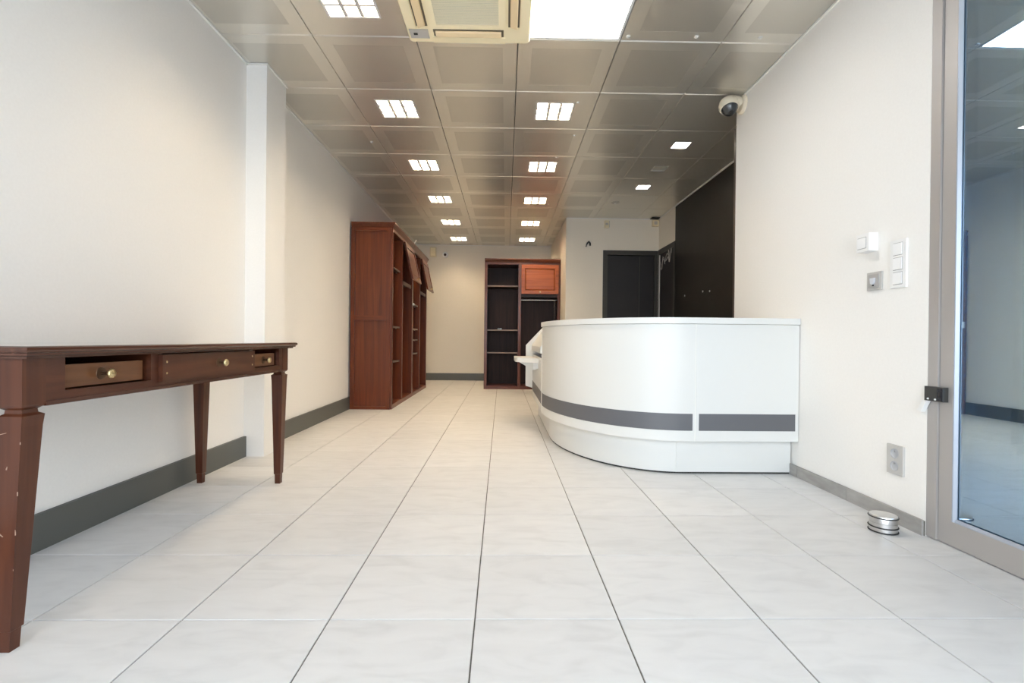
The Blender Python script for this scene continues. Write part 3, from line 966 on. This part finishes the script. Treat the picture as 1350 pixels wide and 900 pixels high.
def drawer(y0, y1, z0, z1, xfr, tilt, ky):
    m = MB()
    m.box(xfr - 0.018, xfr, y0, y1, z0, z1)
    d = m.build('drawer', tdr_y, t, bevel=0.001)
    box(-0.19, xfr - 0.018, y0 + 0.004, y0 + 0.014, z0, z1 - 0.004).build('drawer_side', tbl_x, d)
    box(-0.19, xfr - 0.018, y1 - 0.014, y1 - 0.004, z0, z1 - 0.004).build('drawer_side', tbl_x, d)
    box(-0.19, xfr - 0.018, y0 + 0.014, y1 - 0.014, z0, z0 + 0.005).build('drawer_bottom', drk_x, d)
    knob(d, ky, xfr, (z0 + z1) / 2, 0.0150, 0.024)
    return d


drawer(S0 + 0.006, S1 - 0.010, 0.659, 0.724, AX1 - 0.022, 0, -0.475)
drawer(R0 + 0.004, R1 - 0.010, 0.659, 0.722, AX1 - 0.022, 0, 0.525)
cd = box(AX1 + 0.0005, AX1 + 0.016, C0, C1, 0.6475, 0.7425).build('centre_drawer_front', tbl_y, t, bevel=0.0015)
knob(cd, 0.075, AX1 + 0.016, 0.699, 0.0150, 0.022)
for y in (C0 + 0.022, C1 - 0.022):
    for z in (0.676, 0.716):
        MB().lathe([(0.0001, 0), (0.0040, 0), (0.0030, 0.0016), (0.0001, 0.002)], (AX1 + 0.016, y, z), 'X', 12).build('screw', brass_m, cd, smooth=0.6)

# ------------------------------------------------------------------ dark doors at the alcove
d2 = struct('door_2', MB().box(1.514, 1.584, YP - 0.014, YP + 0.06, 0, 2.167).box(1.584, 2.345, YP - 0.014, YP + 0.06, 2.10, 2.167)
            .box(2.300, 2.345, YP - 0.014, YP + 0.06, 0, 2.10), doorframe_m, bevel=0.002)
lf = box(1.588, 2.296, YP + 0.030, YP + 0.075, 0.006, 2.096).build('door_leaf', door_m, d2, bevel=0.002)
box(2.07, 2.085, YP + 0.0285, YP + 0.030, 0.02, 2.08).build('leaf_groove', doorframe_m, lf)
MB().tube([(1.65, YP + 0.03, 1.02), (1.65, YP - 0.01, 1.02), (1.76, YP - 0.012, 1.02)], 0.009, 10).build('door_handle', steel_m, lf, smooth=0.8)
d3 = struct('door_3', MB().box(XA - 0.016, XA, 6.556, 6.62, 0, 2.175).box(XA - 0.016, XA, 6.62, 7.262, 2.105, 2.175)
            .box(XA - 0.016, XA, 7.20, 7.262, 0, 2.105), doorframe_m, bevel=0.002)
box(XA - 0.006, XA - 0.001, 6.622, 7.198, 0.006, 2.103).build('door_leaf', door_m, d3)
tag(MB().tube([(XA - 0.028, 7.15, 0.002), (XA - 0.028, 7.15, 1.2), (XA - 0.030, 7.145, 1.8), (XA - 0.028, 7.15, 2.08)], 0.010, 8).build('white_pipe', grey_pl_m, None, origin=(XA - 0.028, 7.15, 0.0)),
    'thin pale pipe rising up the corner between the two dark doors', 'pipe')
pts = []
for k in range(60):
    s = k / 59.0
    y = 7.12 - 0.44 * s + 0.05 * math.sin(s * 31)
    z = 1.93 + 0.09 * s + 0.095 * math.sin(s * 47) * (0.6 + 0.4 * math.sin(s * 9))
    pts.append((XA - 0.026 + 0.006 * math.cos(s * 23), y, z))
tag(MB().tube(pts, 0.0026, 6).build('tangled_wire', grey_pl_m, None, origin=(XA - 0.026, 6.9, 1.95)),
    'tangle of thin white wire hanging at the top of the dark side door', 'wire')
for (y, z) in ((5.624, 1.395), (5.438, 1.380), (6.185, 1.395)):
    o = MB().lathe([(0.0001, 0), (0.012, 0), (0.010, -0.004), (0.0001, -0.005)], (XA - 0.012, y, z), 'X', 10).build('wall_plug', plastic_m, bpy.data.objects['wall_alcove_black'])

# ------------------------------------------------------------------ small devices high on the walls
t = thing('motion_detector', 'small grey-white motion detector over the dark door in the partition', 'detector', (1.560, YP, 2.560))
box(-0.032, 0.032, -0.040, 0, -0.058, 0.048).build('housing', offw_m, t, bevel=0.008, segs=2)
box(-0.020, 0.020, -0.0425, -0.040, -0.020, 0.010).build('sensor_window', grey_pl_m, t)
box(0.033, 0.042, -0.035, 0, -0.050, 0.045).build('side_clip', grey_pl_m, t)
t = thing('alarm_sensor', 'square white alarm sensor in the corner under the ceiling by the black wall', 'sensor', (2.295, YP, 2.580))
box(-0.046, 0.046, -0.050, 0, -0.048, 0.045).build('housing', offw_m, t, bevel=0.006)
box(-0.024, 0.024, -0.0525, -0.050, -0.026, 0.024).build('sensor_window', grey_pl_m, t, bevel=0.001)
tag(MB().box(2.215, 2.335, YP - 0.12, YP - 0.026, HC - 0.012, HC - 0.002).build('mounting_plate', door_m, None, origin=(2.28, 7.22, 2.64)),
    'flat dark plate on the ceiling above the square alarm sensor', 'plate')
tag(MB().tube([(1.255, YP - 0.012, 2.215), (1.268, YP - 0.03, 2.262), (1.292, YP - 0.035, 2.288), (1.312, YP - 0.025, 2.268), (1.316, YP - 0.012, 2.232)], 0.0125, 10)
    .build('cable_hook', rubber_m, None, origin=(1.285, YP, 2.25), smooth=0.8), 'black bent cable end poking out of the partition wall', 'cable')
t = thing('wall_speaker', 'cream upright wall box high on the back wall beside the wardrobes', 'speaker', (-1.352, YB, 2.500))
box(-0.060, 0.060, -0.070, 0, -0.095, 0.095).build('housing', offw_m, t, bevel=0.008, segs=2)
box(-0.045, 0.045, -0.0725, -0.070, -0.075, 0.075).build('front_cover', cream_m, t, bevel=0.001)
t = thing('round_camera', 'round white wall camera with a black eye on the back wall', 'camera', (-1.118, YB, 2.452))
MB().lathe([(0.0001, 0), (0.058, 0), (0.056, -0.030), (0.040, -0.052), (0.0001, -0.060)], (0, 0, 0), 'Y', 24).build('housing', plastic_m, t, smooth=0.7)
MB().lathe([(0.0001, 0), (0.026, 0), (0.022, -0.012), (0.0001, -0.016)], (0, -0.054, -0.004), 'Y', 16).build('lens', rubber_m, t, smooth=0.7)
